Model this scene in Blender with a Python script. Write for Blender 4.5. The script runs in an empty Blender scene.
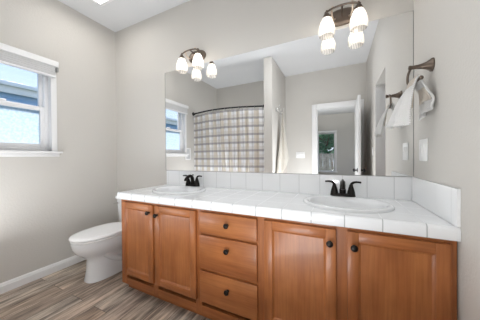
import bpy, bmesh, math, random
from mathutils import Vector, Matrix
random.seed(7)
PI = math.pi
C = bpy.context.scene.collection
sc = bpy.context.scene

# ------------------------------------------------------------------ camera
F, PY, YAW, PITCH, ROLL, CX, CY, CZ = 204.42, 159.02, 0.4482, -0.00812, -0.00823, -0.44019, -1.68214, 1.12911
fw = Vector((-math.sin(YAW)*math.cos(PITCH), math.cos(YAW)*math.cos(PITCH), math.sin(PITCH)))
rt = Vector((math.cos(YAW), math.sin(YAW), 0)); up = rt.cross(fw)
r2 = rt*math.cos(ROLL)+up*math.sin(ROLL); u2 = -rt*math.sin(ROLL)+up*math.cos(ROLL)
cam = bpy.data.cameras.new('camera'); cam.sensor_width = 36; cam.lens = F*36/480; cam.shift_y = -0.98/480
cam.clip_start = 0.02; cam.clip_end = 200
co = bpy.data.objects.new('camera', cam); C.objects.link(co)
m = Matrix.Identity(4)
for i in range(3):
    m[i][0], m[i][1], m[i][2] = r2[i], u2[i], -fw[i]
m[0][3], m[1][3], m[2][3] = CX, CY, CZ
co.matrix_world = m
sc.camera = co

# ------------------------------------------------------------------ light levels
SKY = 0.6
BULB = 7
CEIL_LIGHT = 7.0
sc.view_settings.view_transform = 'Standard'
sc.view_settings.look = 'None'
sc.view_settings.gamma = 1
sc.view_settings.use_curve_mapping = False
sc.view_settings.exposure = 1.3
w = bpy.data.worlds.new('sky'); sc.world = w; w.use_nodes = True
nt = w.node_tree; nt.nodes.clear()
wo = nt.nodes.new('ShaderNodeOutputWorld'); bg = nt.nodes.new('ShaderNodeBackground')
tc = nt.nodes.new('ShaderNodeTexCoord'); sp = nt.nodes.new('ShaderNodeSeparateXYZ'); cr = nt.nodes.new('ShaderNodeValToRGB')
nt.links.new(tc.outputs['Generated'], sp.inputs[0]); nt.links.new(sp.outputs['Z'], cr.inputs[0])
cr.color_ramp.elements[0].position = 0.0; cr.color_ramp.elements[0].color = (0.80, 0.90, 1.0, 1)
cr.color_ramp.elements[1].position = 0.7; cr.color_ramp.elements[1].color = (0.30, 0.52, 0.95, 1)
nt.links.new(cr.outputs[0], bg.inputs[0]); bg.inputs[1].default_value = SKY
nt.links.new(bg.outputs[0], wo.inputs[0])
cy = sc.cycles
cy.use_denoising = True
cy.max_bounces = 10; cy.diffuse_bounces = 6; cy.glossy_bounces = 5; cy.transparent_max_bounces = 12; cy.transmission_bounces = 6
cy.sample_clamp_indirect = 3
cy.caustics_reflective = True; cy.caustics_refractive = False

sun = bpy.data.lights.new('sun', 'SUN'); sun.energy = 1.8; sun.angle = 0.02; sun.color = (1, .95, .88)
so = bpy.data.objects.new('sun', sun); C.objects.link(so)
so.rotation_euler = Vector((0.75, -0.25, -0.6)).to_track_quat('-Z', 'Y').to_euler()

def area(name, loc, aim, sx, sy, power, col=(1, 1, 1)):
    l = bpy.data.lights.new(name, 'AREA'); l.shape = 'RECTANGLE'; l.size = sx; l.size_y = sy; l.energy = power; l.color = col
    o = bpy.data.objects.new(name, l); C.objects.link(o); o.location = loc
    o.rotation_euler = Vector(aim).to_track_quat('-Z', 'Y').to_euler(); return o
# added unseen fill lamps; the first shines up to brighten ceiling and walls
area('fill_up', (-.75, -1.70, .3), (-.25, .0, 1), 1.0, .5, 9.5, (.93, .965, 1))
area('fill_overhead', (-1.0, -.82, 2.71), (-.15, -.5, -1), 1.1, .2, 5.2, (.95, .975, 1))  # added fill from above, no ceiling lamp hangs here
area('fill_up_alcove', (-2.27, -2.02, .45), (0, 0, 1), .9, .4, 5.5, (.9, .95, 1))  # added fill hidden behind the curtain to brighten the shower alcove
area('fill_up_left', (-2.3, -1.36, .45), (0, .1, 1), 1.1, .28, 4.6, (.93, .965, 1))  # added out-of-view fill for the left wall and curtain
fl = bpy.data.lights.new('fill_spot', 'SPOT'); fl.color = (.95, .975, 1); fl.energy = 6.5; fl.spot_size = math.radians(150); fl.spot_blend = 1; fl.shadow_soft_size = 0  # added fill spot beside the camera, lifts the cabinet fronts
fo = bpy.data.objects.new('fill_spot', fl); C.objects.link(fo); fo.location = (-.50, -1.78, 1.35)
fo.rotation_euler = Vector((-.95, 1.0, -.42)).to_track_quat('-Z', 'Y').to_euler()
area('fill_bedroom', (-.6, -4.6, 2.1), (0, 0, 1), 2.0, 2.0, 22)  # added unseen fill aimed at the bedroom ceiling

# ------------------------------------------------------------------ materials
def mat(name, col=(.8, .8, .8), rough=.5, metal=0, spec=.5, coat=0):
    m = bpy.data.materials.new(name); m.use_nodes = True
    b = m.node_tree.nodes['Principled BSDF']
    b.inputs['Base Color'].default_value = (*col, 1); b.inputs['Roughness'].default_value = rough
    b.inputs['Metallic'].default_value = metal; b.inputs['Specular IOR Level'].default_value = spec
    b.inputs['Coat Weight'].default_value = coat; b.inputs['Coat Roughness'].default_value = .1
    return m
def N(m, t, **k):
    n = m.node_tree.nodes.new(t)
    for a, v in k.items(): setattr(n, a, v)
    return n
def L(m, a, b): m.node_tree.links.new(a, b)
def B(m): return m.node_tree.nodes['Principled BSDF']
def coords(m, scale=(1, 1, 1), rot=(0, 0, 0), loc=(0, 0, 0), out='Object'):
    t = N(m, 'ShaderNodeTexCoord'); p = N(m, 'ShaderNodeMapping')
    p.inputs['Scale'].default_value = scale; p.inputs['Rotation'].default_value = rot; p.inputs['Location'].default_value = loc
    L(m, t.outputs[out], p.inputs[0]); return p.outputs[0]
def noise(m, vec, scale, detail=4, rough=.55):
    n = N(m, 'ShaderNodeTexNoise'); n.inputs['Scale'].default_value = scale
    n.inputs['Detail'].default_value = detail; n.inputs['Roughness'].default_value = rough
    L(m, vec, n.inputs['Vector']); return n.outputs['Fac']
def bump(m, h, strength, dist=.002):
    b = N(m, 'ShaderNodeBump'); b.inputs['Strength'].default_value = strength; b.inputs['Distance'].default_value = dist
    L(m, h, b.inputs['Height']); L(m, b.outputs[0], B(m).inputs['Normal']); return b
def ramp(m, fac, stops):
    r = N(m, 'ShaderNodeValToRGB'); e = r.color_ramp.elements
    while len(e) < len(stops): e.new(.5)
    for x, (p, c) in zip(e, stops): x.position = p; x.color = (*c, 1)
    L(m, fac, r.inputs[0]); return r.outputs[0]
def math_(m, op, a, b=None):
    n = N(m, 'ShaderNodeMath', operation=op)
    for i, v in enumerate((a, b)):
        if v is None: continue
        if isinstance(v, (int, float)): n.inputs[i].default_value = v
        else: L(m, v, n.inputs[i])
    return n.outputs[0]
def mixc(m, fac, a, b, mode='MIX'):
    n = N(m, 'ShaderNodeMix', data_type='RGBA', blend_type=mode)
    if isinstance(fac, (int, float)): n.inputs[0].default_value = fac
    else: L(m, fac, n.inputs[0])
    for i, v in ((6, a), (7, b)):
        if isinstance(v, tuple): n.inputs[i].default_value = (*v, 1)
        else: L(m, v, n.inputs[i])
    return n.outputs[2]

def wallmat(name, col, s=.4):
    m = mat(name, col, .75, spec=.25)
    v = coords(m)
    n = noise(m, v, 70, 3); bump(m, n, s, .004)
    return m
WALL = wallmat('greige_wall_paint', (.60, .578, .543))
CEIL = wallmat('white_ceiling_paint', (.72, .727, .74), .15)
WHITE = mat('white_trim_paint', (.82, .82, .82), .35)
VINYL = mat('white_vinyl', (.80, .80, .81), .4)
CERAMIC = mat('white_ceramic', (.80, .81, .82), .08, coat=.5)
PORCELAIN = mat('toilet_porcelain', (.76, .77, .78), .12, coat=.4)
SEATPL = mat('white_seat_plastic', (.90, .90, .90), .25)
PLATE = mat('white_switch_plastic', (.85, .85, .84), .35)
BRONZE = mat('oil_rubbed_bronze', (.020, .017, .015), .34, metal=.8)
LBRONZE = mat('brushed_bronze', (.16, .125, .10), .38, metal=.85)
CHAMP = mat('champagne_metal', (.62, .50, .40), .3, metal=.7)
CHROME = mat('chrome', (.8, .8, .8), .12, metal=1)
BLACK = mat('black_metal', (.02, .02, .022), .4, metal=.5)
DARK = mat('dark_gap', (.03, .025, .02), .8)
CAULK = mat('grey_edge', (.35, .35, .34), .3, metal=.6)

def woodmat(name, c1, c2, c3, axis, seed=0.0):
    m = mat(name, c1, .38, spec=.4, coat=.12)
    sc_ = [9, 9, 9]; sc_[axis] = .9
    v = coords(m, tuple(sc_), loc=(seed, seed*1.7, seed*.6))
    n1 = noise(m, v, 1.6, 6, .6)
    sc2 = [60, 60, 60]; sc2[axis] = 2.2
    v2 = coords(m, tuple(sc2), loc=(seed, 0, seed))
    n2 = noise(m, v2, 1.5, 3, .6)
    v3 = coords(m, (1, 1, 1), loc=(seed*2, 1, 0)); n3 = noise(m, v3, 4.5, 3)
    a = ramp(m, n1, [(.28, c3), (.5, c1), (.75, c2)])
    b = ramp(m, n2, [(.30, (.80, .78, .76)), (.6, (1, 1, 1))])
    c = ramp(m, n3, [(.3, (.82, .80, .78)), (.65, (1.08, 1.08, 1.08))])
    x = mixc(m, 1.0, a, b, 'MULTIPLY'); x = mixc(m, 1.0, x, c, 'MULTIPLY')
    L(m, x, B(m).inputs['Base Color'])
    bump(m, n2, .08, .001)
    return m
W1, W2, W3 = (.39, .134, .040), (.46, .170, .055), (.29, .086, .024)
WOOD_V = woodmat('maple_wood_vertical', W1, W2, W3, 2)
WOOD_V2 = woodmat('maple_wood_vertical_panel', (.41, .145, .045), (.48, .185, .061), (.32, .100, .029), 2, 3.3)
WOOD_H = woodmat('maple_wood_horizontal', (.40, .140, .043), (.47, .180, .059), (.30, .091, .026), 0, 1.3)

def floormat():
    m = mat('wood_plank_floor', (.3, .25, .2), .42, spec=.35)
    v = coords(m, rot=(0, 0, PI/2))
    br = N(m, 'ShaderNodeTexBrick'); L(m, v, br.inputs['Vector'])
    br.inputs['Scale'].default_value = 1; br.inputs['Brick Width'].default_value = 1.22; br.inputs['Row Height'].default_value = .152
    br.inputs['Mortar Size'].default_value = .0016; br.inputs['Mortar Smooth'].default_value = .1; br.offset = .37
    br.inputs['Color1'].default_value = (0, 0, 0, 1); br.inputs['Color2'].default_value = (1, 1, 1, 1)
    br.inputs['Mortar'].default_value = (.5, .5, .5, 1)
    sx = N(m, 'ShaderNodeSeparateColor'); L(m, br.outputs['Color'], sx.inputs[0])
    base = ramp(m, sx.outputs[0], [(0, (.33, .25, .19)), (.25, (.42, .36, .315)), (.5, (.40, .315, .25)), (.75, (.52, .46, .40)), (1, (.29, .235, .19))])
    # per-plank offset of the grain
    off = N(m, 'ShaderNodeCombineXYZ'); L(m, math_(m, 'MULTIPLY', sx.outputs[0], 37.0), off.inputs[0]); L(m, math_(m, 'MULTIPLY', sx.outputs[0], 11.0), off.inputs[1])
    t = coords(m, (18, 1.9, 1))
    va = N(m, 'ShaderNodeVectorMath', operation='ADD'); L(m, t, va.inputs[0]); L(m, off.outputs[0], va.inputs[1])
    n1 = noise(m, va.outputs[0], 1.3, 7, .65)
    t2 = coords(m, (60, 2.2, 1)); vb = N(m, 'ShaderNodeVectorMath', operation='ADD'); L(m, t2, vb.inputs[0]); L(m, off.outputs[0], vb.inputs[1])
    n2 = noise(m, vb.outputs[0], 1.3, 4, .6)
    g = ramp(m, n1, [(.28, (.18, .155, .145)), (.40, (.48, .45, .43)), (.50, (.88, .84, .80)), (.62, (1.45, 1.38, 1.30)), (.74, (.80, .74, .68))])
    g2 = ramp(m, n2, [(.3, (.6, .6, .61)), (.62, (1.2, 1.2, 1.2))])
    x = mixc(m, 1.0, base, g, 'MULTIPLY'); x = mixc(m, 1.0, x, g2, 'MULTIPLY')
    x = mixc(m, br.outputs['Fac'], x, (.05, .04, .035))
    L(m, x, B(m).inputs['Base Color'])
    bump(m, n2, .12, .002)
    return m
FLOOR = floormat()

def tilemat(name, px, py, pz, grout=(.56, .57, .58), col=(.86, .87, .88)):
    """white glazed tile; px/py/pz = (period, offset) of the joints along that axis or None"""
    m = mat(name, col, .10, coat=.3)
    t = N(m, 'ShaderNodeTexCoord'); s = N(m, 'ShaderNodeSeparateXYZ'); L(m, t.outputs['Object'], s.inputs[0])
    acc = None
    for o, p in zip(s.outputs, (px, py, pz)):
        if p is None: continue
        a = math_(m, 'SUBTRACT', o, p[1]-50*p[0]); a = math_(m, 'DIVIDE', a, p[0]); a = math_(m, 'FRACT', a)
        a = math_(m, 'SUBTRACT', a, .5); a = math_(m, 'ABSOLUTE', a); a = math_(m, 'SUBTRACT', .5, a); a = math_(m, 'MULTIPLY', a, p[0])
        acc = a if acc is None else math_(m, 'MINIMUM', acc, a)
    mr = N(m, 'ShaderNodeMapRange', interpolation_type='SMOOTHSTEP'); L(m, acc, mr.inputs[0])
    mr.inputs[1].default_value = .0008; mr.inputs[2].default_value = .0032
    c = mixc(m, mr.outputs[0], grout, col)
    L(m, c, B(m).inputs['Base Color'])
    bump(m, mr.outputs[0], .6, .0015)
    rr = N(m, 'ShaderNodeMapRange'); L(m, mr.outputs[0], rr.inputs[0]); rr.inputs[3].default_value = .7; rr.inputs[4].default_value = .12
    L(m, rr.outputs[0], B(m).inputs['Roughness'])
    return m
TP = .1545
TILE_TOP = tilemat('tile_countertop', (TP, -.105), (TP, -.095), None, (.66, .67, .68))
TILE_EDGE = tilemat('tile_counter_edge', (TP, -.105), None, None, (.40, .41, .42))
TILE_LEFT = tilemat('tile_counter_left_edge', None, (TP, -.095), None, (.40, .41, .42))
TILE_SPL = tilemat('tile_backsplash', (TP, -.105), None, None, (.60, .61, .62))
TILE_SIDE = tilemat('tile_side_splash', None, (.156, -.21), None, (.62, .63, .64))

def mirrormat():
    m = mat('mirror_silver', (.93, .935, .935), .0, metal=1); return m
MIRROR = mirrormat()

def glassmat(name, tint, gloss=.08, rough=.02):
    m = bpy.data.materials.new(name); m.use_nodes = True; t = m.node_tree; t.nodes.clear()
    o = t.nodes.new('ShaderNodeOutputMaterial'); a = t.nodes.new('ShaderNodeBsdfTransparent'); g = t.nodes.new('ShaderNodeBsdfGlossy'); x = t.nodes.new('ShaderNodeMixShader')
    a.inputs[0].default_value = (*tint, 1); g.inputs['Roughness'].default_value = rough; x.inputs[0].default_value = gloss
    t.links.new(a.outputs[0], x.inputs[1]); t.links.new(g.outputs[0], x.inputs[2]); t.links.new(x.outputs[0], o.inputs[0]); return m
GLASS = glassmat('window_glass', (.95, .97, .99), .06)

def frostmat():
    m = bpy.data.materials.new('frosted_privacy_glass'); m.use_nodes = True; t = m.node_tree; t.nodes.clear()
    o = t.nodes.new('ShaderNodeOutputMaterial'); a = t.nodes.new('ShaderNodeBsdfTranslucent'); g = t.nodes.new('ShaderNodeBsdfGlossy'); x = t.nodes.new('ShaderNodeMixShader')
    tr = t.nodes.new('ShaderNodeBsdfRefraction'); tr.inputs['IOR'].default_value = 1.15; tr.inputs['Roughness'].default_value = .55
    y = t.nodes.new('ShaderNodeMixShader')
    tcn = t.nodes.new('ShaderNodeTexCoord'); n = t.nodes.new('ShaderNodeTexNoise'); n.inputs['Scale'].default_value = 55; n.inputs['Detail'].default_value = 4
    t.links.new(tcn.outputs['Object'], n.inputs['Vector'])
    r = t.nodes.new('ShaderNodeValToRGB'); r.color_ramp.elements[0].position = .3; r.color_ramp.elements[0].color = (.72, .84, .93, 1)
    r.color_ramp.elements[1].position = .65; r.color_ramp.elements[1].color = (.93, .97, 1, 1)
    t.links.new(n.outputs['Fac'], r.inputs[0]); t.links.new(r.outputs[0], a.inputs[0]); t.links.new(r.outputs[0], tr.inputs[0])
    b = t.nodes.new('ShaderNodeBump'); b.inputs['Strength'].default_value = .5; b.inputs['Distance'].default_value = .004
    t.links.new(n.outputs['Fac'], b.inputs['Height'])
    for s in (a, g, tr): t.links.new(b.outputs[0], s.inputs['Normal'])
    g.inputs['Roughness'].default_value = .3
    y.inputs[0].default_value = .1; t.links.new(a.outputs[0], y.inputs[1]); t.links.new(tr.outputs[0], y.inputs[2])
    x.inputs[0].default_value = .05
    t.links.new(y.outputs[0], x.inputs[1]); t.links.new(g.outputs[0], x.inputs[2]); t.links.new(x.outputs[0], o.inputs[0]); return m
FROST = frostmat()

def shademat():
    m = bpy.data.materials.new('seeded_glass_shade'); m.use_nodes = True; t = m.node_tree; t.nodes.clear()
    o = t.nodes.new('ShaderNodeOutputMaterial')
    a = t.nodes.new('ShaderNodeBsdfTransparent'); a.inputs[0].default_value = (.93, .92, .90, 1)
    tl = t.nodes.new('ShaderNodeBsdfTranslucent'); tl.inputs[0].default_value = (.95, .92, .88, 1)
    g = t.nodes.new('ShaderNodeBsdfGlossy'); g.inputs['Roughness'].default_value = .08
    x = t.nodes.new('ShaderNodeMixShader'); y = t.nodes.new('ShaderNodeMixShader')
    tcn = t.nodes.new('ShaderNodeTexCoord'); n = t.nodes.new('ShaderNodeTexWave'); n.inputs['Scale'].default_value = 22; n.inputs['Distortion'].default_value = 5
    n.bands_direction = 'X'
    t.links.new(tcn.outputs['Object'], n.inputs['Vector'])
    mr = t.nodes.new('ShaderNodeMapRange'); mr.inputs[3].default_value = .45; mr.inputs[4].default_value = .8
    t.links.new(n.outputs['Fac'], mr.inputs[0]); t.links.new(mr.outputs[0], x.inputs[0])
    t.links.new(a.outputs[0], x.inputs[1]); t.links.new(tl.outputs[0], x.inputs[2])
    lw = t.nodes.new('ShaderNodeLayerWeight'); lw.inputs['Blend'].default_value = .08
    t.links.new(lw.outputs['Fresnel'], y.inputs[0]); t.links.new(x.outputs[0], y.inputs[1]); t.links.new(g.outputs[0], y.inputs[2])
    t.links.new(y.outputs[0], o.inputs[0]); return m
SHADE = shademat()
def emat(name, col, s):
    m = bpy.data.materials.new(name); m.use_nodes = True; t = m.node_tree; t.nodes.clear()
    o = t.nodes.new('ShaderNodeOutputMaterial'); e = t.nodes.new('ShaderNodeEmission'); e.inputs[0].default_value = (*col, 1); e.inputs[1].default_value = s
    t.links.new(e.outputs[0], o.inputs[0]); return m
BULBM = emat('lit_bulb', (1, .955, .90), BULB)
LENS = emat('lit_ceiling_lens', (1, .97, .93), CEIL_LIGHT)

def curtainmat():
    m = mat('plaid_curtain_fabric', (.8, .8, .8), .85, spec=.1)
    t = N(m, 'ShaderNodeTexCoord'); s = N(m, 'ShaderNodeSeparateXYZ'); L(m, t.outputs['UV'], s.inputs[0])
    def band(axis, period, off, c, hw, soft):
        a = math_(m, 'DIVIDE', math_(m, 'ADD', s.outputs[axis], off+20*period), period); a = math_(m, 'FRACT', a)
        a = math_(m, 'ABSOLUTE', math_(m, 'SUBTRACT', a, c)); a = math_(m, 'MULTIPLY', a, period)
        r = N(m, 'ShaderNodeMapRange', interpolation_type='SMOOTHSTEP'); L(m, a, r.inputs[0]); r.inputs[1].default_value = hw; r.inputs[2].default_value = hw+soft
        r.inputs[3].default_value = 1; r.inputs[4].default_value = 0; return r.outputs[0]
    base = (.93, .93, .94)
    x = mixc(m, math_(m, 'MULTIPLY', band(0, .19, 0, .5, .042, .006), .85), base, (.74, .68, .59))
    x = mixc(m, math_(m, 'MULTIPLY', band(0, .19, 0, .08, .012, .003), .45), x, (.55, .56, .60))
    x = mixc(m, math_(m, 'MULTIPLY', band(1, .137, .0, .78, .028, .006), .40), x, (.66, .62, .56))
    x = mixc(m, math_(m, 'MULTIPLY', band(1, .137, .0, .5, .016, .004), .62), x, (.28, .28, .30))
    L(m, x, B(m).inputs['Base Color'])
    tl = N(m, 'ShaderNodeBsdfTranslucent'); L(m, x, tl.inputs[0]); mx = N(m, 'ShaderNodeMixShader'); mx.inputs[0].default_value = .25
    out = m.node_tree.nodes['Material Output']
    L(m, B(m).outputs[0], mx.inputs[1]); L(m, tl.outputs[0], mx.inputs[2]); L(m, mx.outputs[0], out.inputs[0])
    return m
CURTAIN = curtainmat()

def towelmat(name, col, sc_=150):
    m = mat(name, col, .95, spec=.1)
    t = N(m, 'ShaderNodeTexCoord'); mp = N(m, 'ShaderNodeMapping'); L(m, t.outputs['UV'], mp.inputs[0])
    s = N(m, 'ShaderNodeSeparateXYZ'); L(m, mp.outputs[0], s.inputs[0])
    a = math_(m, 'SINE', math_(m, 'MULTIPLY', s.outputs[0], sc_*4)); b = math_(m, 'SINE', math_(m, 'MULTIPLY', s.outputs[1], sc_*4))
    h = math_(m, 'MULTIPLY', a, b)
    r = ramp(m, h, [(0, tuple(c*.80 for c in col)), (.6, col)])
    L(m, r, B(m).inputs['Base Color'])
    bump(m, h, .6, .004)
    B(m).inputs['Sheen Weight'].default_value = .3
    return m
TOWEL = towelmat('white_waffle_towel', (.93, .92, .90))
TOWEL_B = towelmat('cream_cotton_towel', (.82, .77, .68), 220)

def noisecol(name, c1, c2, s, rough=.8):
    m = mat(name, c1, rough, spec=.2); v = coords(m); n = noise(m, v, s, 5)
    L(m, ramp(m, n, [(.35, c1), (.65, c2)]), B(m).inputs['Base Color']); return m
LEAF = noisecol('green_leaves', (.05, .20, .09), (.16, .42, .22), 3.5)
BARK = noisecol('tree_bark', (.10, .07, .05), (.18, .13, .09), 12)
FENCE = noisecol('weathered_fence_wood', (.26, .21, .17), (.42, .36, .30), 5)
GRASS = noisecol('lawn', (.10, .16, .06), (.22, .26, .12), 4)
CARPET = noisecol('beige_carpet', (.42, .39, .35), (.50, .47, .43), 60)
SIDING = mat('blue_lap_siding', (.26, .44, .68), .7)
ROOFM = mat('pale_roof_shingle', (.5, .53, .56), .8)

# ------------------------------------------------------------------ mesh helpers
def box(bm, x0, x1, y0, y1, z0, z1, bev=0, seg=2):
    r = bmesh.ops.create_cube(bm, size=1, matrix=Matrix.Translation(((x0+x1)/2, (y0+y1)/2, (z0+z1)/2)) @ Matrix.Diagonal((abs(x1-x0), abs(y1-y0), abs(z1-z0), 1)))
    if bev:
        es = list({e for v in r['verts'] for e in v.link_edges})
        bmesh.ops.bevel(bm, geom=es, offset=bev, segments=seg, affect='EDGES', profile=.5)
    return bm
def loft(bm, rings, closed=True, cap=True):
    """rings: list of lists of Vector, each same length"""
    vs = [[bm.verts.new(p) for p in r] for r in rings]
    n = len(rings[0])
    for a, b in zip(vs, vs[1:]):
        for i in range(n if closed else n-1):
            j = (i+1) % n
            bm.faces.new((a[i], a[j], b[j], b[i]))
    if cap:
        bm.faces.new(list(reversed(vs[0]))); bm.faces.new(vs[-1])
    return bm
def lathe(bm, prof, c=(0, 0, 0), seg=32, ax=(1, 1), M=None, cap=False, shift=None):
    rings = []
    for k, (r, z) in enumerate(prof):
        s = shift[k] if shift else (0, 0)
        ring = [Vector((c[0]+s[0]+ax[0]*r*math.cos(2*PI*i/seg), c[1]+s[1]+ax[1]*r*math.sin(2*PI*i/seg), c[2]+z)) for i in range(seg)]
        if M: ring = [M @ p for p in ring]
        rings.append(ring)
    return loft(bm, rings, cap=cap)
def tube(bm, pts, rad, seg=10, cap=True):
    pts = [Vector(p) for p in pts]; n = len(pts)
    if isinstance(rad, (int, float)): rad = [rad]*n
    rings = []; ref = None
    for i, p in enumerate(pts):
        t = (pts[min(i+1, n-1)]-pts[max(i-1, 0)]).normalized()
        if ref is None:
            ref = Vector((0, 0, 1)) if abs(t.z) < .9 else Vector((1, 0, 0))
        a = (ref - t*ref.dot(t)).normalized(); ref = a; b = t.cross(a)
        rings.append([p+(a*math.cos(2*PI*k/seg)+b*math.sin(2*PI*k/seg))*rad[i] for k in range(seg)])
    return loft(bm, rings, cap=cap)
def smoothpts(pts, n=6):
    """Catmull-Rom through pts"""
    P = [Vector(p) for p in pts]; P = [2*P[0]-P[1]]+P+[2*P[-1]-P[-2]]; out = []
    for i in range(1, len(P)-2):
        for k in range(n):
            t = k/n
            out.append(.5*((2*P[i])+(P[i+1]-P[i-1])*t+(2*P[i-1]-5*P[i]+4*P[i+1]-P[i+2])*t*t+(3*P[i]-P[i-1]-3*P[i+1]+P[i+2])*t*t*t))
    out.append(P[-2]); return out
def obj(name, bm, m, parent=None, sharp=35, recalc=True):
    me = bpy.data.meshes.new(name)
    if recalc: bmesh.ops.recalc_face_normals(bm, faces=bm.faces)
    bm.to_mesh(me); bm.free()
    for p in me.polygons: p.use_smooth = True
    me.set_sharp_from_angle(angle=math.radians(sharp))
    me.materials.append(m)
    o = bpy.data.objects.new(name, me); C.objects.link(o)
    if parent: o.parent = parent
    return o
def nb(): return bmesh.new()
def thing(name, label, cat, loc=(0, 0, 0), rz=0, group=None):
    o = bpy.data.objects.new(name, None); C.objects.link(o); o.empty_display_size = .1
    o.location = loc; o.rotation_euler = (0, 0, rz); o['label'] = label; o['category'] = cat
    if group: o['group'] = group
    return o
def tag(o, label, cat, group=None):
    o['label'] = label; o['category'] = cat
    if group: o['group'] = group
    return o
def struct(o): o['kind'] = 'structure'; return o
def dup(root, loc, label=None):
    r = root.copy(); C.objects.link(r); r.location = loc
    if label: r['label'] = label
    def rec(a, b):
        for ch in [x for x in list(C.objects) if x.parent == a]:
            c = ch.copy(); C.objects.link(c); c.parent = b; rec(ch, c)
    rec(root, r); return r
def bxo(name, m, x0, x1, y0, y1, z0, z1, parent=None, bev=0, seg=2):
    return obj(name, box(nb(), x0, x1, y0, y1, z0, z1, bev, seg), m, parent)

# ------------------------------------------------------------------ setting
XL, H, YF = -3.003, 2.74, -2.433
WX0, WX1 = -1.31, -.655         # bathroom window opening along y
WZ0, WZ1 = 1.205, 2.08
BX0, BX1, BY1 = -3.0, 1.6, -6.89  # bedroom
struct(bxo('floor', FLOOR, XL, 1.6, YF-.12, .0, -.05, 0))
struct(bxo('ceiling', CEIL, XL-.15, 1.75, -7.1, .15, H, H+.08))
# left wall with window opening
b = nb()
box(b, XL-.15, XL, YF, WX0, 0, H); box(b, XL-.15, XL, WX1, 0, 0, H)
box(b, XL-.15, XL, WX0, WX1, 0, WZ0); box(b, XL-.15, XL, WX0, WX1, WZ1, H)
struct(obj('wall_left', b, WALL))
struct(bxo('wall_back', WALL, XL-.15, .12, 0, .12, 0, H))
# right wall with passage opening
b = nb()
box(b, 0, .12, -.885, 0, 0, H); box(b, 0, .12, YF, -1.53, 0, H); box(b, 0, .12, -1.53, -.885, 2.055, H)
struct(obj('wall_right', b, WALL))
struct(bxo('trim_1', WHITE, .0005, .1195, -1.5295, -1.520, 0, 2.054))
# closet beyond the opening
b = nb(); box(b, .9, 1.0, -1.9, -.5, 0, H); box(b, .12, .9, -.5, -.4, 0, H); box(b, .12, .9, -2.0, -1.9, 0, H)
struct(obj('wall_closet', b, WALL))
# front wall with door opening
DX0, DX1, DZ = -.807, -.12, 2.03
b = nb(); box(b, XL-.15, DX0, YF-.12, YF, 0, H); box(b, DX1, 1.75, YF-.12, YF, 0, H); box(b, DX0, DX1, YF-.12, YF, DZ, H)
struct(obj('wall_front', b, WALL))
struct(bxo('wall_shower', WALL, -1.53, -1.39, YF, -1.505, 0, H, bev=.008))
# bedroom shell
struct(bxo('floor_bedroom', CARPET, BX0, BX1, BY1, YF-.12, -.05, 0))
BW0, BW1, BWZ0, BWZ1 = -1.17, -.55, .56, 2.04
b = nb(); box(b, BX0-.15, BW0, BY1-.12, BY1, 0, H); box(b, BW1, BX1+.15, BY1-.12, BY1, 0, H)
box(b, BW0, BW1, BY1-.12, BY1, 0, BWZ0); box(b, BW0, BW1, BY1-.12, BY1, BWZ1, H)
struct(obj('wall_bedroom_far', b, WALL))
b = nb(); box(b, BX0-.15, BX0, BY1, YF-.12, 0, H); struct(obj('wall_bedroom_left', b, WALL))
b = nb(); box(b, BX1, BX1+.15, BY1, -5.9, 0, H); box(b, BX1, BX1+.15, -3.1, YF-.12, 0, H); box(b, BX1, BX1+.15, -5.9, -3.1, 0, .6); box(b, BX1, BX1+.15, -5.9, -3.1, 2.3, H)
struct(obj('wall_bedroom_right', b, WALL))

def baseboard(name, pts, flip=1):
    """profile swept between two points; pts=(x0,y0,x1,y1,nx,ny)"""
    x0, y0, x1, y1, nx, ny = pts
    prof = [(0, 0), (.014, 0), (.014, .060), (.010, .066), (.009, .076), (.004, .085), (0, .087)]
    b = nb(); loft(b, [[Vector((x+nx*d, y+ny*d, z)) for d, z in prof] for x, y in ((x0, y0), (x1, y1))])
    return struct(obj(name, b, WHITE, sharp=20))
baseboard('baseboard_left', (XL, YF, XL, 0, 1, 0))
baseboard('baseboard_back', (XL+.014, 0, -2.16, 0, 0, -1))
baseboard('baseboard_front', (-1.375, YF, -.89, YF, 0, 1))
baseboard('baseboard_right', (0, YF+.014, 0, -1.53, -1, 0))
baseboard('baseboard_shower', (-1.39, YF, -1.39, -1.505, 1, 0))

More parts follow.
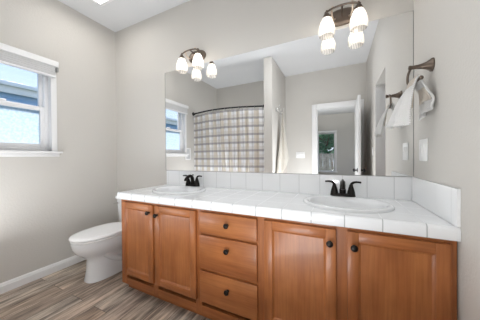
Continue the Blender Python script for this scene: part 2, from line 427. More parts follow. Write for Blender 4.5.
# bathroom window
def build_window():
    r = bpy.data.objects.new('window_1', None); C.objects.link(r); r['kind'] = 'structure'
    xo = XL
    # casing: sides are drywall-flush white liner
    b = nb()
    for ya, yb in ((WX1-.012, WX1-.0005), (WX0+.0005, WX0+.012)): box(b, xo-.148, xo+.009, ya, yb, WZ0, WZ1)
    for ya, yb in ((WX1-.012, WX1+.035), (WX0-.035, WX0+.012)): box(b, xo+.0005, xo+.012, ya, yb, WZ0, WZ1+.03, .002)
    box(b, xo-.148, xo+.012, WX0+.012, WX1-.012, WZ1-.012, WZ1-.0005); box(b, xo+.0005, xo+.012, WX0+.012, WX1-.012, WZ1-.012, WZ1+.03, .002)
    obj('window_casing', b, WHITE, r)
    b = nb(); box(b, xo-.15, xo+.05, WX0-.06, WX1+.065, WZ0-.022, WZ0, .006, 3); obj('window_sill', b, WHITE, r)
    b = nb(); box(b, xo, xo+.018, WX0-.045, WX1+.05, WZ0-.055, WZ0-.022, .004); obj('sill_apron', b, WHITE, r)
    # frame
    b = nb(); x0, x1 = xo-.13, xo-.045
    box(b, x0, x1, WX1-.04, WX1-.013, WZ0, WZ1-.013, .003); box(b, x0, x1, WX0+.013, WX0+.04, WZ0, WZ1-.013, .003)
    box(b, x0, x1, WX0+.04, WX1-.04, WZ0, WZ0+.03, .003); box(b, x0, x1, WX0+.04, WX1-.04, WZ1-.04, WZ1-.013, .003)
    obj('window_frame', b, VINYL, r)
    def sash(x0, x1, z0, z1, m, nm, sw=.035):
        y0, y1 = WX0+.03, WX1-.03
        b = nb()
        box(b, x0, x1, y0, y0+sw, z0, z1, .004); box(b, x0, x1, y1-sw, y1, z0, z1, .004)
        box(b, x0, x1, y0+sw, y1-sw, z0, z0+sw, .004); box(b, x0, x1, y0+sw, y1-sw, z1-sw, z1, .004)
        s = obj(nm, b, VINYL, r)
        xm = (x0+x1)/2
        obj('pane', box(nb(), xm-.003, xm+.003, y0+sw, y1-sw, z0+sw, z1-sw), m, s)
        return s
    ml = 1.64
    sash(xo-.085, xo-.05, WZ0+.03, ml, FROST, 'lower_sash', .042)
    sash(xo-.125, xo-.09, ml-.03, WZ1-.03, GLASS, 'upper_sash')
    obj('sash_lock', box(nb(), xo-.085, xo-.055, -1.0, -.95, ml, ml+.018, .004), VINYL, r)
build_window()
# cellular shade pulled up
t = thing('window_shade', 'white window shade fully raised under its headrail at the bathroom window', 'blind', (XL, -.98, 1.96))
yA, yB = WX0-.985+.98-.0, 0
def relbox(nm, m, x0, x1, y0, y1, z0, z1, bev=0):
    return obj(nm, box(nb(), x0, x1, y0+.98, y1+.98, z0-1.96, z1-1.96, bev), m, t)
relbox('headrail', WHITE, .013, .065, WX0-.035, WX1+.035, 2.035, 2.09, .006)
b = nb()
for k in range(9):
    z = 2.033-.009*k; box(b, .016, .052+.003*(k % 2), WX0-.02+.98, WX1+.012+.98, z-1.96-.0082, z-1.96, .003, 1)
obj('folded_fabric', b, mat('shade_fabric', (.66, .66, .66), .8), t)
relbox('bottom_rail', VINYL, .015, .055, WX0-.02, WX1+.012, 1.932, 1.95, .004)
relbox('bracket', CAULK, .013, .06, WX1+.018, WX1+.034, 1.99, 2.035, .003)

# ------------------------------------------------------------------ mirror
VX = -2.15
t = thing('wall_mirror', 'large frameless mirror on the back wall above the tiled vanity', 'mirror', (VX/2, 0, 1.0))
obj('mirror_glass', box(nb(), VX/2, -VX/2-.004, -.006, -.001, -.004, 1.063), MIRROR, t)
b = nb(); box(b, VX/2, -VX/2, -.009, -.0005, -.008, -.0045, .001, 1); box(b, -VX/2-.0035, -VX/2-.0005, -.008, -.0005, -.004, 1.063); box(b, VX/2-.003, VX/2-.0005, -.008, -.0005, -.004, 1.063)
obj('mirror_edge', b, CAULK, t)

# ------------------------------------------------------------------ vanity cabinet
FY = -.548   # face frame plane
t = thing('vanity_cabinet', 'long honey maple double vanity cabinet under the white tiled counter', 'cabinet', (0, 0, 0))
cab = t
CT0 = .782
LX = -2.118
bxo('side_panel', WOOD_V, LX, LX+.018, FY+.02, -.004, .075, CT0, t)
bxo('side_panel', WOOD_V, -.022, -.004, FY+.02, -.004, .075, CT0, t)
bxo('divider_panel', WOOD_V, -1.315, -1.30, FY+.02, -.004, .09, CT0-.2, t)
bxo('divider_panel', WOOD_V, -.862, -.847, FY+.02, -.004, .09, CT0-.2, t)
bxo('bottom_panel', WOOD_H, LX+.018, -.022, FY+.02, -.004, .075, .088, t)
# face frame
fz0, fz1 = .066, CT0
for x0, x1 in ((LX, -2.0512), (-1.7436, -1.6899), (-1.3335, -1.2798), (-0.8843, -0.816), (-0.4693, -0.3863), (-.043, -.003)):
    bxo('face_frame_stile', WOOD_V, x0, x1, FY, FY+.02, fz0, fz1, t, .0015, 1)
for x0, x1, z0, z1 in ((-2.0512, -.043, fz0, .12), (-2.0512, -.043, .735, fz1), (-1.2798, -0.8843, .345, .385), (-1.2798, -0.8843, .585, .625)):
    bxo('face_frame_rail', WOOD_H, x0, x1, FY+.0008, FY+.0192, z0, z1, t)
bxo('toe_kick', WOOD_H, LX+.015, -.004, -.478, -.462, 0, .075, t)
b = nb(); loft(b, [[Vector((x, y, z)) for y, z in ((-.478, 0), (-.496, 0), (-.496, .030), (-.490, .042), (-.478, .046))] for x in (LX+.01, -.004)])
obj('toe_molding', b, WOOD_H, t)
def knob(parent, x, z, y=FY-.018):
    M = Matrix.Translation((x, y, z)) @ Matrix.Rotation(PI/2, 4, 'X')
    b = nb(); lathe(b, [(.0, 0), (.009, 0), (.009, .003), (.0055, .006), (.005, .012), (.009, .016), (.0155, .020), (.0165, .025), (.013, .030), (.006, .0325), (0.0005, .033)], seg=20, M=M)
    return obj('knob', b, BRONZE, parent)
def door(x0, x1, z0, z1, kx, kz):
    sw = .049; y0, y1 = FY-.018, FY-.0004
    d = bpy.data.objects.new('door', None); C.objects.link(d); d.parent = t
    bxo('door_stile', WOOD_V, x0, x0+sw, y0, y1, z0, z1, d, .003); bxo('door_stile', WOOD_V, x1-sw, x1, y0, y1, z0, z1, d, .003)
    bxo('door_rail', WOOD_H, x0+sw-.001, x1-sw+.001, y0+.0006, y1, z0, z0+sw, d, .003); bxo('door_rail', WOOD_H, x0+sw-.001, x1-sw+.001, y0+.0006, y1, z1-sw, z1, d, .003)
    # recessed panel with a bevelled inner lip
    b = nb(); X0, X1, Z0, Z1 = x0+sw-.002, x1-sw+.002, z0+sw-.002, z1-sw+.002; q = .012
    o_ = [(X0, Z0), (X1, Z0), (X1, Z1), (X0, Z1)]; i_ = [(X0+q, Z0+q), (X1-q, Z0+q), (X1-q, Z1-q), (X0+q, Z1-q)]
    vo = [b.verts.new((x, y0+.003, z)) for x, z in o_]; vi = [b.verts.new((x, y0+.011, z)) for x, z in i_]; vb = [b.verts.new((x, y1, z)) for x, z in o_]
    for k in range(4):
        j = (k+1) % 4; b.faces.new((vo[k], vo[j], vi[j], vi[k])); b.faces.new((vo[k], vo[j], vb[j], vb[k]))
    b.faces.new(vi); b.faces.new(vb)
    obj('door_panel', b, WOOD_V2, d, sharp=15)
    knob(d, kx, kz)
def drawer(x0, x1, z0, z1, kz):
    b = nb(); box(b, x0, x1, FY-.018, FY-.0004, z0, z1, .005, 3)
    d = obj('drawer', b, WOOD_H, t)
    bxo('drawer_box', WOOD_H, x0+.03, x1-.03, FY+.0205, -.06, z0+.03, z1-.03, d)
    knob(d, (x0+x1)/2+.010, kz)
DT, DB = 0.7657, 0.1584
door(-2.086, -1.727, 0.1584, 0.7657, -1.7612, 0.7072)
door(-1.7055, -1.3189, 0.1584, 0.7657, -1.6762, 0.6974)
door(-0.8286, -0.4517, 0.1584, 0.7657, -0.48, 0.6984)
door(-0.4029, -0.026, 0.1584, 0.7657, -0.3736, 0.6964)
drawer(-1.2856, -0.8726, 0.6281, 0.7657, 0.7032)
drawer(-1.2856, -0.8726, 0.3898, 0.6124, 0.5441)
drawer(-1.2856, -0.8726, 0.1584, 0.3703, 0.2902)

# ------------------------------------------------------------------ countertop
CT = .84; CF = -.571
CVX = -2.138
SX = (-1.715, -.405); SY, SA, SB = -.283, .245, .208
t = thing('tiled_countertop', 'white square-tiled countertop with backsplash on the maple vanity', 'countertop', (0, 0, 0))
bm = nb()
hy0, hy1 = SY-SB+.012-.02, SY+SB-.012+.02
ry0, ry1 = CF+.022, -.001
def quad(x0, x1, y0, y1):
    vs = [bm.verts.new(p) for p in ((x0, y0, CT), (x1, y0, CT), (x1, y1, CT), (x0, y1, CT))]; bm.faces.new(vs)
half = .27
xs = [CVX+.003, SX[0]-half, SX[0]+half, SX[1]-half, SX[1]+half, -.001]
for i in (0, 2, 4): quad(xs[i], xs[i+1], ry0, ry1)
for c in SX:
    n = 64; A, Bq = SA-.02, SB-.02
    inner = []; outer = []
    for k in range(n):
        a = 2*PI*k/n+PI/n; ca, sa = math.cos(a), math.sin(a)
        inner.append(bm.verts.new((c+A*ca, SY+Bq*sa, CT)))
        # project on rectangle
        tx = half/abs(ca) if abs(ca) > 1e-9 else 1e9
        ty = ((ry1-SY) if sa > 0 else (SY-ry0))/abs(sa)
        tt = min(tx, ty); outer.append(bm.verts.new((c+ca*tt, SY+sa*tt, CT)))
    for k in range(n):
        j = (k+1) % n; bm.faces.new((outer[k], outer[j], inner[j], inner[k]))
    cs = [(c-half, ry0), (c+half, ry0), (c+half, ry1), (c-half, ry1)]
    for k in range(n):   # corner fills
        j = (k+1) % n; p, q = outer[k].co, outer[j].co
        if abs(p.x-q.x) > 1e-6 and abs(p.y-q.y) > 1e-6:
            cc = min(cs, key=lambda s: (p-Vector((*s, CT))).length+(q-Vector((*s, CT))).length)
            v = bm.verts.new((*cc, CT)); bm.faces.new((outer[k], v, outer[j]))
bm.normal_update()
for f in bm.faces:
    if f.normal.z < 0: f.normal_flip()
o = obj('counter_top', bm, TILE_TOP, t, sharp=60, recalc=False)
for p in o.data.polygons: p.use_smooth = False
sm = o.modifiers.new('thick', 'SOLIDIFY'); sm.thickness = .03; sm.offset = -1
# edge trim with rounded nose
prof = [(.024, CT), (.014, CT+.0015), (.006, CT-.001), (.001, CT-.007), (0, CT-.014), (0, .788), (.004, .784), (.02, .784), (.024, .80)]
b = nb(); loft(b, [[Vector((x, CF+d, z)) for d, z in prof] for x in (CVX, -.001)])
obj('counter_edge', b, TILE_EDGE, t, sharp=50)
b = nb(); loft(b, [[Vector((CVX+d, y, z)) for d, z in [(.0, .784), (0, CT-.004), (.002, CT-.001), (.006, CT), (.006, .784)]] for y in (CF+.024, -.001)])
obj('counter_edge', b, TILE_LEFT, t, sharp=50)
b = nb(); loft(b, [[Vector((x, y, z)) for y, z in ((-.001, CT+.0005), (-.012, CT+.0005), (-.012, .985), (-.009, .991), (-.001, .992))] for x in (CVX, -.0125)])
obj('backsplash', b, TILE_SPL, t, sharp=50)
b = nb(); loft(b, [[Vector((x, y, z)) for x, z in ((-.001, CT+.002), (-.012, CT+.002), (-.012, .988), (-.009, .994), (-.001, .995))] for y in (CF+.002, -.001)])
obj('side_splash', b, TILE_SIDE, t, sharp=50)

# ------------------------------------------------------------------ sinks and faucets
def sink(loc, label):
    t = thing('drop_in_sink', label, 'sink', loc, group=None)
    pr = [(1, 0), (1.0, .008), (.985, .014), (.955, .017), (.90, .016), (.86, .013), (.83, .004), (.79, -.02), (.70, -.07), (.55, -.11), (.35, -.13), (.10, -.138)]
    sh = [(0, 0)]*4+[(0, -.003), (0, -.010), (0, -.014), (0, -.018)]+[(0, -.018)]*4
    rings = []
    for (r, z), s in zip(pr, sh):
        q = 1 if r > .9 else (.93 if r > .85 else .86 if r > .8 else .85)
        rings.append([Vector((SA*r*math.cos(2*PI*i/56), s[1]+SB*r*q*math.sin(2*PI*i/56), z)) for i in range(56)])
    b = nb(); loft(b, rings, cap=False)
    b.faces.new(b.verts[-56:])
    o = obj('basin', b, CERAMIC, t, sharp=80)
    o.modifiers.new('sub', 'SUBSURF').levels = 1; o.modifiers['sub'].render_levels = 1
    b = nb(); lathe(b, [(.024, -.1375), (.024, -.134), (.016, -.133), (.014, -.1365), (.001, -.1365)], c=(0, -.018, 0), seg=24)
    obj('drain', b, CHROME, t)
    return t
sink((SX[0], SY, CT+.0005), 'left oval white drop-in sink set in the tile near the toilet')
sink((SX[1], SY, CT+.0005), 'right oval white drop-in sink near the right-hand wall and towel')
def faucet(loc, label):
    t = thing('bathroom_faucet', label, 'faucet', loc)
    b = nb(); n = 40
    def st(sx, sy, z): return [Vector((.052*(1 if math.cos(a) > 0 else -1)*(abs(math.cos(a)) > 1e-6)+sx*math.cos(a), sy*math.sin(a), z)) for a in [2*PI*(k+.5)/n for k in range(n)]]
    loft(b, [st(.027, .027, 0), st(.027, .027, .008), st(.024, .024, .014), st(.015, .015, .017)])
    obj('base_plate', b, BRONZE, t)
    for s in (-1, 1):
        b = nb(); lathe(b, [(.001, .012), (.026, .012), (.0235, .03), (.017, .055), (.0125, .070), (.011, .078), (.006, .083), (.0005, .084)], c=(s*.052, 0, 0), seg=20)
        hb = obj('handle_base', b, BRONZE, t)
        b = nb(); tube(b, smoothpts([(s*.050, 0, .070), (s*.056, 0, .086), (s*.070, -.001, .096), (s*.09, -.002, .0985), (s*.112, -.003, .0965)], 5), [.009]*5+[.0085]*5+[.0075]*5+[.0065]*5+[.0055], 12)
        obj('lever', b, BRONZE, hb)
    b = nb(); tube(b, smoothpts([(0, .004, .012), (0, .002, .05), (0, -.008, .082), (0, -.035, .098), (0, -.07, .090), (0, -.098, .070), (0, -.104, .058)], 5), [.021]*5+[.018]*5+[.0165]*5+[.0155]*5+[.014]*5+[.0125]*5+[.0125], 16)
    obj('spout', b, BRONZE, t)
    b = nb(); lathe(b, [(.001, .10), (.004, .10), (.004, .112), (.007, .116), (.006, .121), (.0005, .122)], c=(0, .008, -.008), seg=14)
    obj('lift_rod', b, BRONZE, t)
    return t
fa = faucet((SX[0], -.098, CT+.0165), 'dark bronze two-handle faucet at the left sink near the toilet')
dup(fa, (SX[1]-.009, -.098, CT+.0165), 'dark bronze two-handle faucet at the right sink below the door reflection')

# ------------------------------------------------------------------ toilet
def toilet(cx):
    t = thing('toilet', 'white elongated toilet with its lid closed between vanity and left wall', 'toilet', (cx, 0, 0))
    n = 48
    def ring(hw, yf, yb, z, p=2.0):
        yc = (yf+yb)/2; hl = (yb-yf)/2; out = []
        for k in range(n):
            a = 2*PI*k/n; ca, sa = math.cos(a), math.sin(a)
            x = hw*math.copysign(abs(ca)**(2/p), ca); y = yc+hl*math.copysign(abs(sa)**(2/p), sa)
            out.append(Vector((x, y, z)))
        return out
    def egg(hw, yf, yb, z, sq=.0):
        # elongated bowl: widest toward the back, rounder front
        out = []; ym = yb-(yb-yf)*.42
        for k in range(n):
            a = 2*PI*k/n; ca, sa = math.cos(a), math.sin(a)
            y = ym+(yb-ym)*math.copysign(abs(sa)**.75, sa) if sa > 0 else ym+(ym-yf)*sa
            out.append(Vector((hw*math.copysign(abs(ca)**.92, ca), y, z)))
        return out
    b = nb()
    loft(b, [ring(.112, -.626, -.09, 0, 2.8), ring(.112, -.626, -.09, .012, 2.8), ring(.108, -.620, -.09, .04, 2.7), ring(.101, -.612, -.09, .10, 2.6),
             ring(.097, -.610, -.09, .165, 2.5), ring(.100, -.612, -.09, .200, 2.3), egg(.136, -.655, -.07, .245), egg(.164, -.700, -.06, .285), egg(.179, -.724, -.05, .335), egg(.183, -.73, -.045, .378), egg(.180, -.727, -.045, .386), egg(.15, -.68, -.08, .388)])
    o = obj('bowl', b, PORCELAIN, t, sharp=70)
    # trapway bulge on both sides
    for s in (-1, 1):
        b = nb(); tube(b, smoothpts([(s*.078, -.50, .24), (s*.083, -.42, .17), (s*.085, -.33, .13), (s*.088, -.25, .17), (s*.088, -.19, .24), (s*.082, -.15, .20), (s*.08, -.12, .10), (s*.08, -.11, .02)], 5), [.036]*35+[.036], 16)
        obj('trapway', b, PORCELAIN, o)
    b = nb(); loft(b, [egg(.178, -.724, -.235, .390), egg(.183, -.731, -.23, .393), egg(.183, -.731, -.23, .402), egg(.176, -.722, -.235, .406)])
    obj('seat', b, SEATPL, t, sharp=60)
    b = nb(); loft(b, [egg(.172, -.718, -.225, .410), egg(.188, -.738, -.22, .416), egg(.188, -.738, -.22, .426), egg(.180, -.733, -.228, .432), egg(.15, -.69, -.25, .436), egg(.08, -.58, -.33, .438)])
    obj('lid', b, SEATPL, t, sharp=60)
    b = nb()
    def rr(hx, y0, y1, z, r=.03):
        pts = []; 
        for (qx, qy, a0) in ((hx-r, y1-r, 0), (-hx+r, y1-r, PI/2), (-hx+r, y0+r, PI), (hx-r, y0+r, 1.5*PI)):
            for k in range(6):
                a = a0+PI/2*k/5; pts.append(Vector((qx+r*math.cos(a), qy+r*math.sin(a), z)))
        return pts
    loft(b, [rr(.17, -.175, -.02, .37), rr(.185, -.19, -.016, .40), rr(.20, -.20, -.014, .55), rr(.207, -.205, -.012, .672)])
    k = obj('tank', b, PORCELAIN, t, sharp=50)
    b = nb(); loft(b, [rr(.212, -.215, -.008, .673), rr(.217, -.22, -.006, .679), rr(.217, -.22, -.006, .698), rr(.208, -.212, -.010, .706)])
    obj('tank_lid', b, PORCELAIN, t, sharp=50)
    b = nb(); tube(b, [(-.15, -.203, .63), (-.15, -.222, .63)], .012, 14); tube(b, smoothpts([(-.15, -.224, .63), (-.17, -.226, .628), (-.195, -.226, .622), (-.208, -.226, .620)], 4), .006, 10)
    obj('flush_lever', b, CHROME, k)
    for s in (-1, 1):
        b = nb(); lathe(b, [(.012, 0), (.012, .006), (.008, .014), (.0005, .016)], c=(s*.082, -.30, .035), seg=14); obj('bolt_cap', b, PORCELAIN, t)
    return t
toilet(-2.515)

# ------------------------------------------------------------------ vanity lights
def vlight(loc, label):
    t = thing('vanity_light', label, 'wall light', loc)   # origin on wall at the backplate centre
    b = nb(); M = Matrix.Rotation(PI/2, 4, 'X')
    lathe(b, [(.001, 0.001), (1, .001), (1, .006), (.97, .012), (.90, .016), (.86, .015), (.80, .019), (.4, .022), (.001, .023)], seg=48, ax=(.105, .062), M=None)
    b2 = nb()
    rings = []
    for r, d in [(1, .001), (1, .007), (.965, .013), (.89, .017), (.85, .0155), (.78, .019), (.4, .022), (.02, .023)]:
        rings.append([Vector((.105*r*math.copysign(abs(math.cos(a))**.8, math.cos(a)), -d, .060*r*math.sin(a))) for a in [2*PI*k/48 for k in range(48)]])
    b.free(); loft(b2, rings); obj('backplate', b2, LBRONZE, t)
    SXX = .097; Y = -.12
    for s in (-1, 1):
        b = nb(); tube(b, smoothpts([(s*.045, -.02, -.01), (s*.055, -.055, -.03), (s*.064, -.09, -.012), (s*.062, -.115, .02), (s*.052, -.12, .010)], 5), .0055, 10)
        obj('scroll_arm', b, CHAMP, t)
    b = nb(); tube(b, smoothpts([(-SXX-.012, Y, -.012), (-SXX, Y, -.005), (-.06, Y, .008), (0, Y, .014), (.06, Y, .008), (SXX, Y, -.005), (SXX+.012, Y, -.012)], 5), .0065, 10)
    tube(b, [(0, -.02, 0), (0, -.07, .012), (0, Y, .014)], .006, 8)
    obj('crossbar', b, LBRONZE, t)
    for s in (-1, 1):
        x = s*SXX
        b = nb(); lathe(b, [(.0005, .012), (.006, .010), (.008, .002), (.006, -.004), (.012, -.010), (.020, -.022), (.028, -.040), (.0295, -.052), (.027, -.052), (.0005, -.045)], c=(x, Y, -.005), seg=24)
        cup = obj('socket_cup', b, LBRONZE, t)
        b = nb(); lathe(b, [(.029, -.046), (.036, -.062), (.045, -.085), (.052, -.110), (.055, -.135), (.053, -.158), (.047, -.172), (.0455, -.1715), (.0515, -.157), (.0535, -.135), (.0505, -.110), (.0435, -.085), (.0345, -.062), (.027, -.047)], c=(x, Y, -.005), seg=40)
        sh = obj('glass_shade', b, SHADE, t, sharp=80)
        sh['label'] = 'clear seeded glass bell shade'
        b = nb(); lathe(b, [(.0005, -.050), (.013, -.052), (.014, -.07), (.019, -.085), (.024, -.100), (.025, -.112), (.020, -.126), (.010, -.134), (.0005, -.136)], c=(x, Y, -.005), seg=20)
        obj('bulb', b, BULBM, sh, sharp=80)
    return t
LZ = 2.145
va = vlight((-1.715, 0, LZ), 'two-shade bronze vanity light above the left sink, lamps lit')
dup(va, (-.413, 0, LZ), 'two-shade bronze vanity light above the right sink, lamps lit')

# exhaust fan / ceiling light
t = thing('ceiling_light', 'square lit ceiling light with a pale rim above the toilet', 'ceiling light', (-2.50, -.53, H))
b = nb(); 
for x0, x1, y0, y1 in ((-.17, -.14, -.17, .17), (.14, .17, -.17, .17), (-.14, .14, -.17, -.14), (-.14, .14, .14, .17)): box(b, x0, x1, y0, y1, -.022, -.001, .004)
obj('frame', b, WHITE, t)
obj('lens', box(nb(), -.14, .14, -.14, .14, -.016, -.004), LENS, t)

# ------------------------------------------------------------------ switches and outlets
def splate(name, label, cat, loc, rz, gangs=1, h=.118, w1=.072):
    t = thing(name, label, cat, loc, rz); wd = w1+(gangs-1)*.046
    obj('cover_plate', box(nb(), -wd/2, wd/2, -.006, -.0005, -h/2, h/2, .0025), PLATE, t)
    for g in range(gangs):
        x = (g-(gangs-1)/2)*.046
        b = nb(); M = Matrix.Translation((x, -.006, 0)) @ Matrix.Rotation(.06, 4, 'X')
        box(b, -.016, .016, -.003, .001, -.033, .033, .0015); bmesh.ops.transform(b, matrix=M, verts=b.verts)
        obj('rocker', b, PLATE, t)
    return t
# local -y is out of the wall
splate('light_switch', 'white two-rocker switch plate on the right wall beside the mirror', 'switch', (0, -.178, 1.162), -PI/2, 2, .125, .075)
splate('light_switch', 'wide white switch plate left of the bedroom doorway, seen in mirror', 'switch', (-1.107, YF, 1.166), PI, 3, .12, .076)
splate('light_switch', 'small white switch past the wall opening near the door, seen in mirror', 'switch', (0, -1.72, 1.20), -PI/2, 1)

# framed panel on the left wall
t = thing('picture_frame', 'small white frame on the left wall beside the window, seen in mirror', 'picture frame', (XL, -1.375, 1.20), PI/2)
b = nb(); fwid, fh = .075, .112
for x0, x1, z0, z1 in ((-fwid, -fwid+.02, -fh, fh), (fwid-.02, fwid, -fh, fh), (-fwid+.02, fwid-.02, -fh, -fh+.02), (-fwid+.02, fwid-.02, fh-.02, fh)): box(b, x0, x1, -.02, -.0005, z0, z1, .003)
obj('frame', b, WHITE, t)
obj('print', box(nb(), -fwid+.018, fwid-.018, -.008, -.001, -fh+.018, fh-.018), mat('pale_print', (.55, .56, .57), .5), t)

# ------------------------------------------------------------------ towel holder and towel on the right wall
t = thing('towel_holder', 'bronze open-ended towel holder on the right wall above the switch', 'towel holder', (0, -.295, 1.60))
b = nb(); M = Matrix.Rotation(-PI/2, 4, 'Y')
lathe(b, [(.0005, .0005), (.034, .0005), (.034, .006), (.029, .010), (.020, .024), (.014, .042), (.0105, .062), (.0095, .085), (.0125, .090), (.012, .098), (.0005, .101)], seg=28, M=M)
obj('wall_post', b, LBRONZE, t)
b = nb(); tube(b, smoothpts([(-.080, .004, .0), (-.082, .035, .002), (-.083, .068, -.012), (-.083, .080, -.035), (-.082, .078, -.062), (-.078, .055, -.076), (-.070, 0, -.078), (-.062, -.055, -.076)], 5), .0062, 10)
hook = obj('towel_bar', b, LBRONZE, t)
b = nb(); bmesh.ops.create_uvsphere(b, u_segments=14, v_segments=10, radius=.0105, matrix=Matrix.Translation((-.062, -.058, -.076))); obj('end_knob', b, LBRONZE, hook)

def sheet(name, m, f, nu, nv, lu, lv, thick, parent=None):
    """f(u,v)->Vector, u,v in 0..1, uv scaled to metres"""
    b = nb(); uvl = b.loops.layers.uv.new('UVMap')
    g = [[b.verts.new(f(i/nu, j/nv)) for j in range(nv+1)] for i in range(nu+1)]
    for i in range(nu):
        for j in range(nv):
            fc = b.faces.new((g[i][j], g[i+1][j], g[i+1][j+1], g[i][j+1]))
            for lp, (a, c) in zip(fc.loops, ((i, j), (i+1, j), (i+1, j+1), (i, j+1))): lp[uvl].uv = (a/nu*lu, c/nv*lv)
    o = obj(name, b, m, parent, sharp=180)
    s = o.modifiers.new('thick', 'SOLIDIFY'); s.thickness = thick; s.offset = 0
    return o
def lerp(a, b, t): return a+(b-a)*t
def cr(P, t):
    n = len(P)-1; x = min(max(t, 0), 1)*n; i = min(int(x), n-1); t = x-i
    p0 = P[i-1] if i else 2*P[0]-P[1]; p3 = P[i+2] if i+2 <= n else 2*P[n]-P[n-1]
    return .5*((2*P[i])+(P[i+1]-p0)*t+(2*p0-5*P[i]+4*P[i+1]-p3)*t*t+(3*P[i]-p0-3*P[i+1]+p3)*t*t*t)
def towelf(u, v, k=0):
    # v: 0 bottom of outer flap, 4/8 on the bar, 1 bottom of wall flap; u: 0 mirror side, 1 camera side
    by = lerp(-.242, -.338, u); bx = lerp(-.074, -.066, u); bz = 1.5245
    ox = cr([Vector((-.150, 0, 0)), Vector((-.178, 0, 0)), Vector((-.165, 0, 0)), Vector((-.118, 0, 0))], u).x
    oy = lerp(-.165, -.385, u); r = .0135+.004*k
    P = [Vector((ox, oy, 1.292+.006*math.sin(u*5))), Vector((lerp(bx, ox, .72)-.008, lerp(by, oy, .7), 1.365)), Vector((lerp(bx, ox, .42)-.012, lerp(by, oy, .45), 1.44)),
         Vector((bx-r-.004, lerp(by, oy, .08), 1.505)), Vector((bx, by, bz+r)), Vector((bx+r+.003, by, 1.505)),
         Vector((-.034, lerp(by, -.37, .4*u)-.0, 1.46)), Vector((-.020+.006*math.sin(u*9), lerp(-.20, -.372, u), 1.415)), Vector((-.026+.008*math.sin(u*9), lerp(-.19, -.37, u), lerp(1.33, 1.372, u)))]
    p = cr(P, v)
    f = max(0, abs(v-.5)*2-.15)
    p.x += .007*f*math.sin(u*15+v*3)
    p.x += (.009 if v < .5 else -.007)*k*min(1, f*2)
    return p
tw = sheet('hand_towel', TOWEL, lambda u, v: towelf(u, v), 28, 60, .3, .55, .009)
tag(tw, 'white waffle hand towel draped over the bronze holder on the right wall', 'towel')
ft = sheet('folded_layer', towelmat('shaded_towel_fold', (.78, .70, .60)), lambda u, v: towelf(.08+.86*u, .14+.74*v, 1.5)+Vector((0, 0, 0)), 24, 50, .26, .44, .006, tw)  # shade inside the fold is put into its beige colour
ft['label'] = 'inner fold of the towel, shade put into its cream colour'

# ------------------------------------------------------------------ shower curtain and rod
RX0, RX1, RY = XL, -1.53, -1.56
def rodp(s):
    return Vector((lerp(RX0+.004, RX1-.004, s), RY+.15*math.sin(PI*s)**1.0, lerp(1.985, 1.975, s)))
t = thing('curtain_rod', 'curved black shower curtain rod between left wall and white pillar', 'curtain rod', (0, 0, 0))
b = nb(); tube(b, [rodp(k/30) for k in range(31)], .0125, 12); obj('rod', b, BLACK, t)
for x, s in ((RX0, 1), (RX1, -1)):
    M = Matrix.Translation((x, RY, 1.985 if s > 0 else 1.975)) @ Matrix.Rotation(s*PI/2, 4, 'Y')
    b = nb(); lathe(b, [(.0005, .0005), (.036, .0005), (.036, .008), (.026, .016), (.020, .035), (.0005, .036)], seg=24, M=M); obj('end_bracket', b, BLACK, t)
def curt(u, v):
    s = .012+.976*u; r = rodp(s)
    z = lerp(.22, 1.950, v)
    a = u*2*PI*17+.8*math.sin(u*9)
    amp = .021*(1-.35*v)
    q = .35+.65*v      # the lower hem hangs straighter
    return Vector((r.x+.006*math.sin(a*2), RY-.0+(r.y-RY)*q+amp*math.sin(a)+.010*math.sin(u*23+v*2), z))
cu = sheet('shower_curtain', CURTAIN, curt, 340, 24, 1.75, 1.735, .0015)
tag(cu, 'white, tan and grey plaid shower curtain hanging from the curved black rod', 'curtain')
for k in range(12):
    s = .02+.96*(k/11)
    p = rodp(s); b = nb()
    tube(b, [p+Vector((0, .019*math.cos(a), -.010+.026*math.sin(a))) for a in [2*PI*j/14 for j in range(15)]], .0022, 6, cap=False)
    o = obj('curtain_ring', b, CHROME); tag(o, 'thin metal ring holding the plaid curtain on the black rod', 'curtain ring', 'curtain rings on the black rod')

# ------------------------------------------------------------------ hooks and towel on the partition
def dhook(y, z, label):
    t = thing('robe_hook', label, 'hook', (-1.39, y, z))
    b = nb(); box(b, .0005, .006, -.016, .016, -.03, .03, .003); obj('hook_plate', b, CHROME, t)
    for s in (-1, 1):
        b = nb(); tube(b, smoothpts([(.005, s*.006, -.005), (.02, s*.016, -.030), (.045, s*.026, -.026), (.052, s*.030, .006)], 5), .005, 8)
        bmesh.ops.create_uvsphere(b, u_segments=10, v_segments=8, radius=.009, matrix=Matrix.Translation((.052, s*.030, .010)))
        obj('prong', b, CHROME, t)
    b = nb(); tube(b, smoothpts([(.005, 0, .01), (.03, 0, .02), (.055, 0, .045), (.062, 0, .068)], 5), .005, 8); bmesh.ops.create_uvsphere(b, u_segments=10, v_segments=8, radius=.010, matrix=Matrix.Translation((.062, 0, .070)))
    obj('prong', b, CHROME, t)
dhook(-1.72, 1.93, 'chrome robe hook on the pillar side nearer the shower curtain rod')
dhook(-1.98, 1.93, 'chrome robe hook on the pillar side, the one holding the cream towel')
def bt(u, v):
    # u 0 shower side .. 1 door side; gathered at the hook on top
    top = Vector((-1.325, -1.925+(u-.5)*.05, 1.915)); q = v**.85
    bot = Vector((lerp(-1.376, -1.230, u), lerp(-1.62, -2.0, u), lerp(.70, 1.13, u**1.5)))
    p = top.lerp(bot, v); p.x = lerp(top.x, bot.x, q); p.y = lerp(top.y, bot.y, q)
    a = math.sin(u*3.3*PI+.4)*.018*min(1, v*3)
    p.x += a*.6; p.y += a
    return p
o = sheet('bath_towel', TOWEL_B, bt, 30, 50, .35, 1.1, .006)
tag(o, 'cream towel hanging by one corner from the pillar hooks', 'towel')
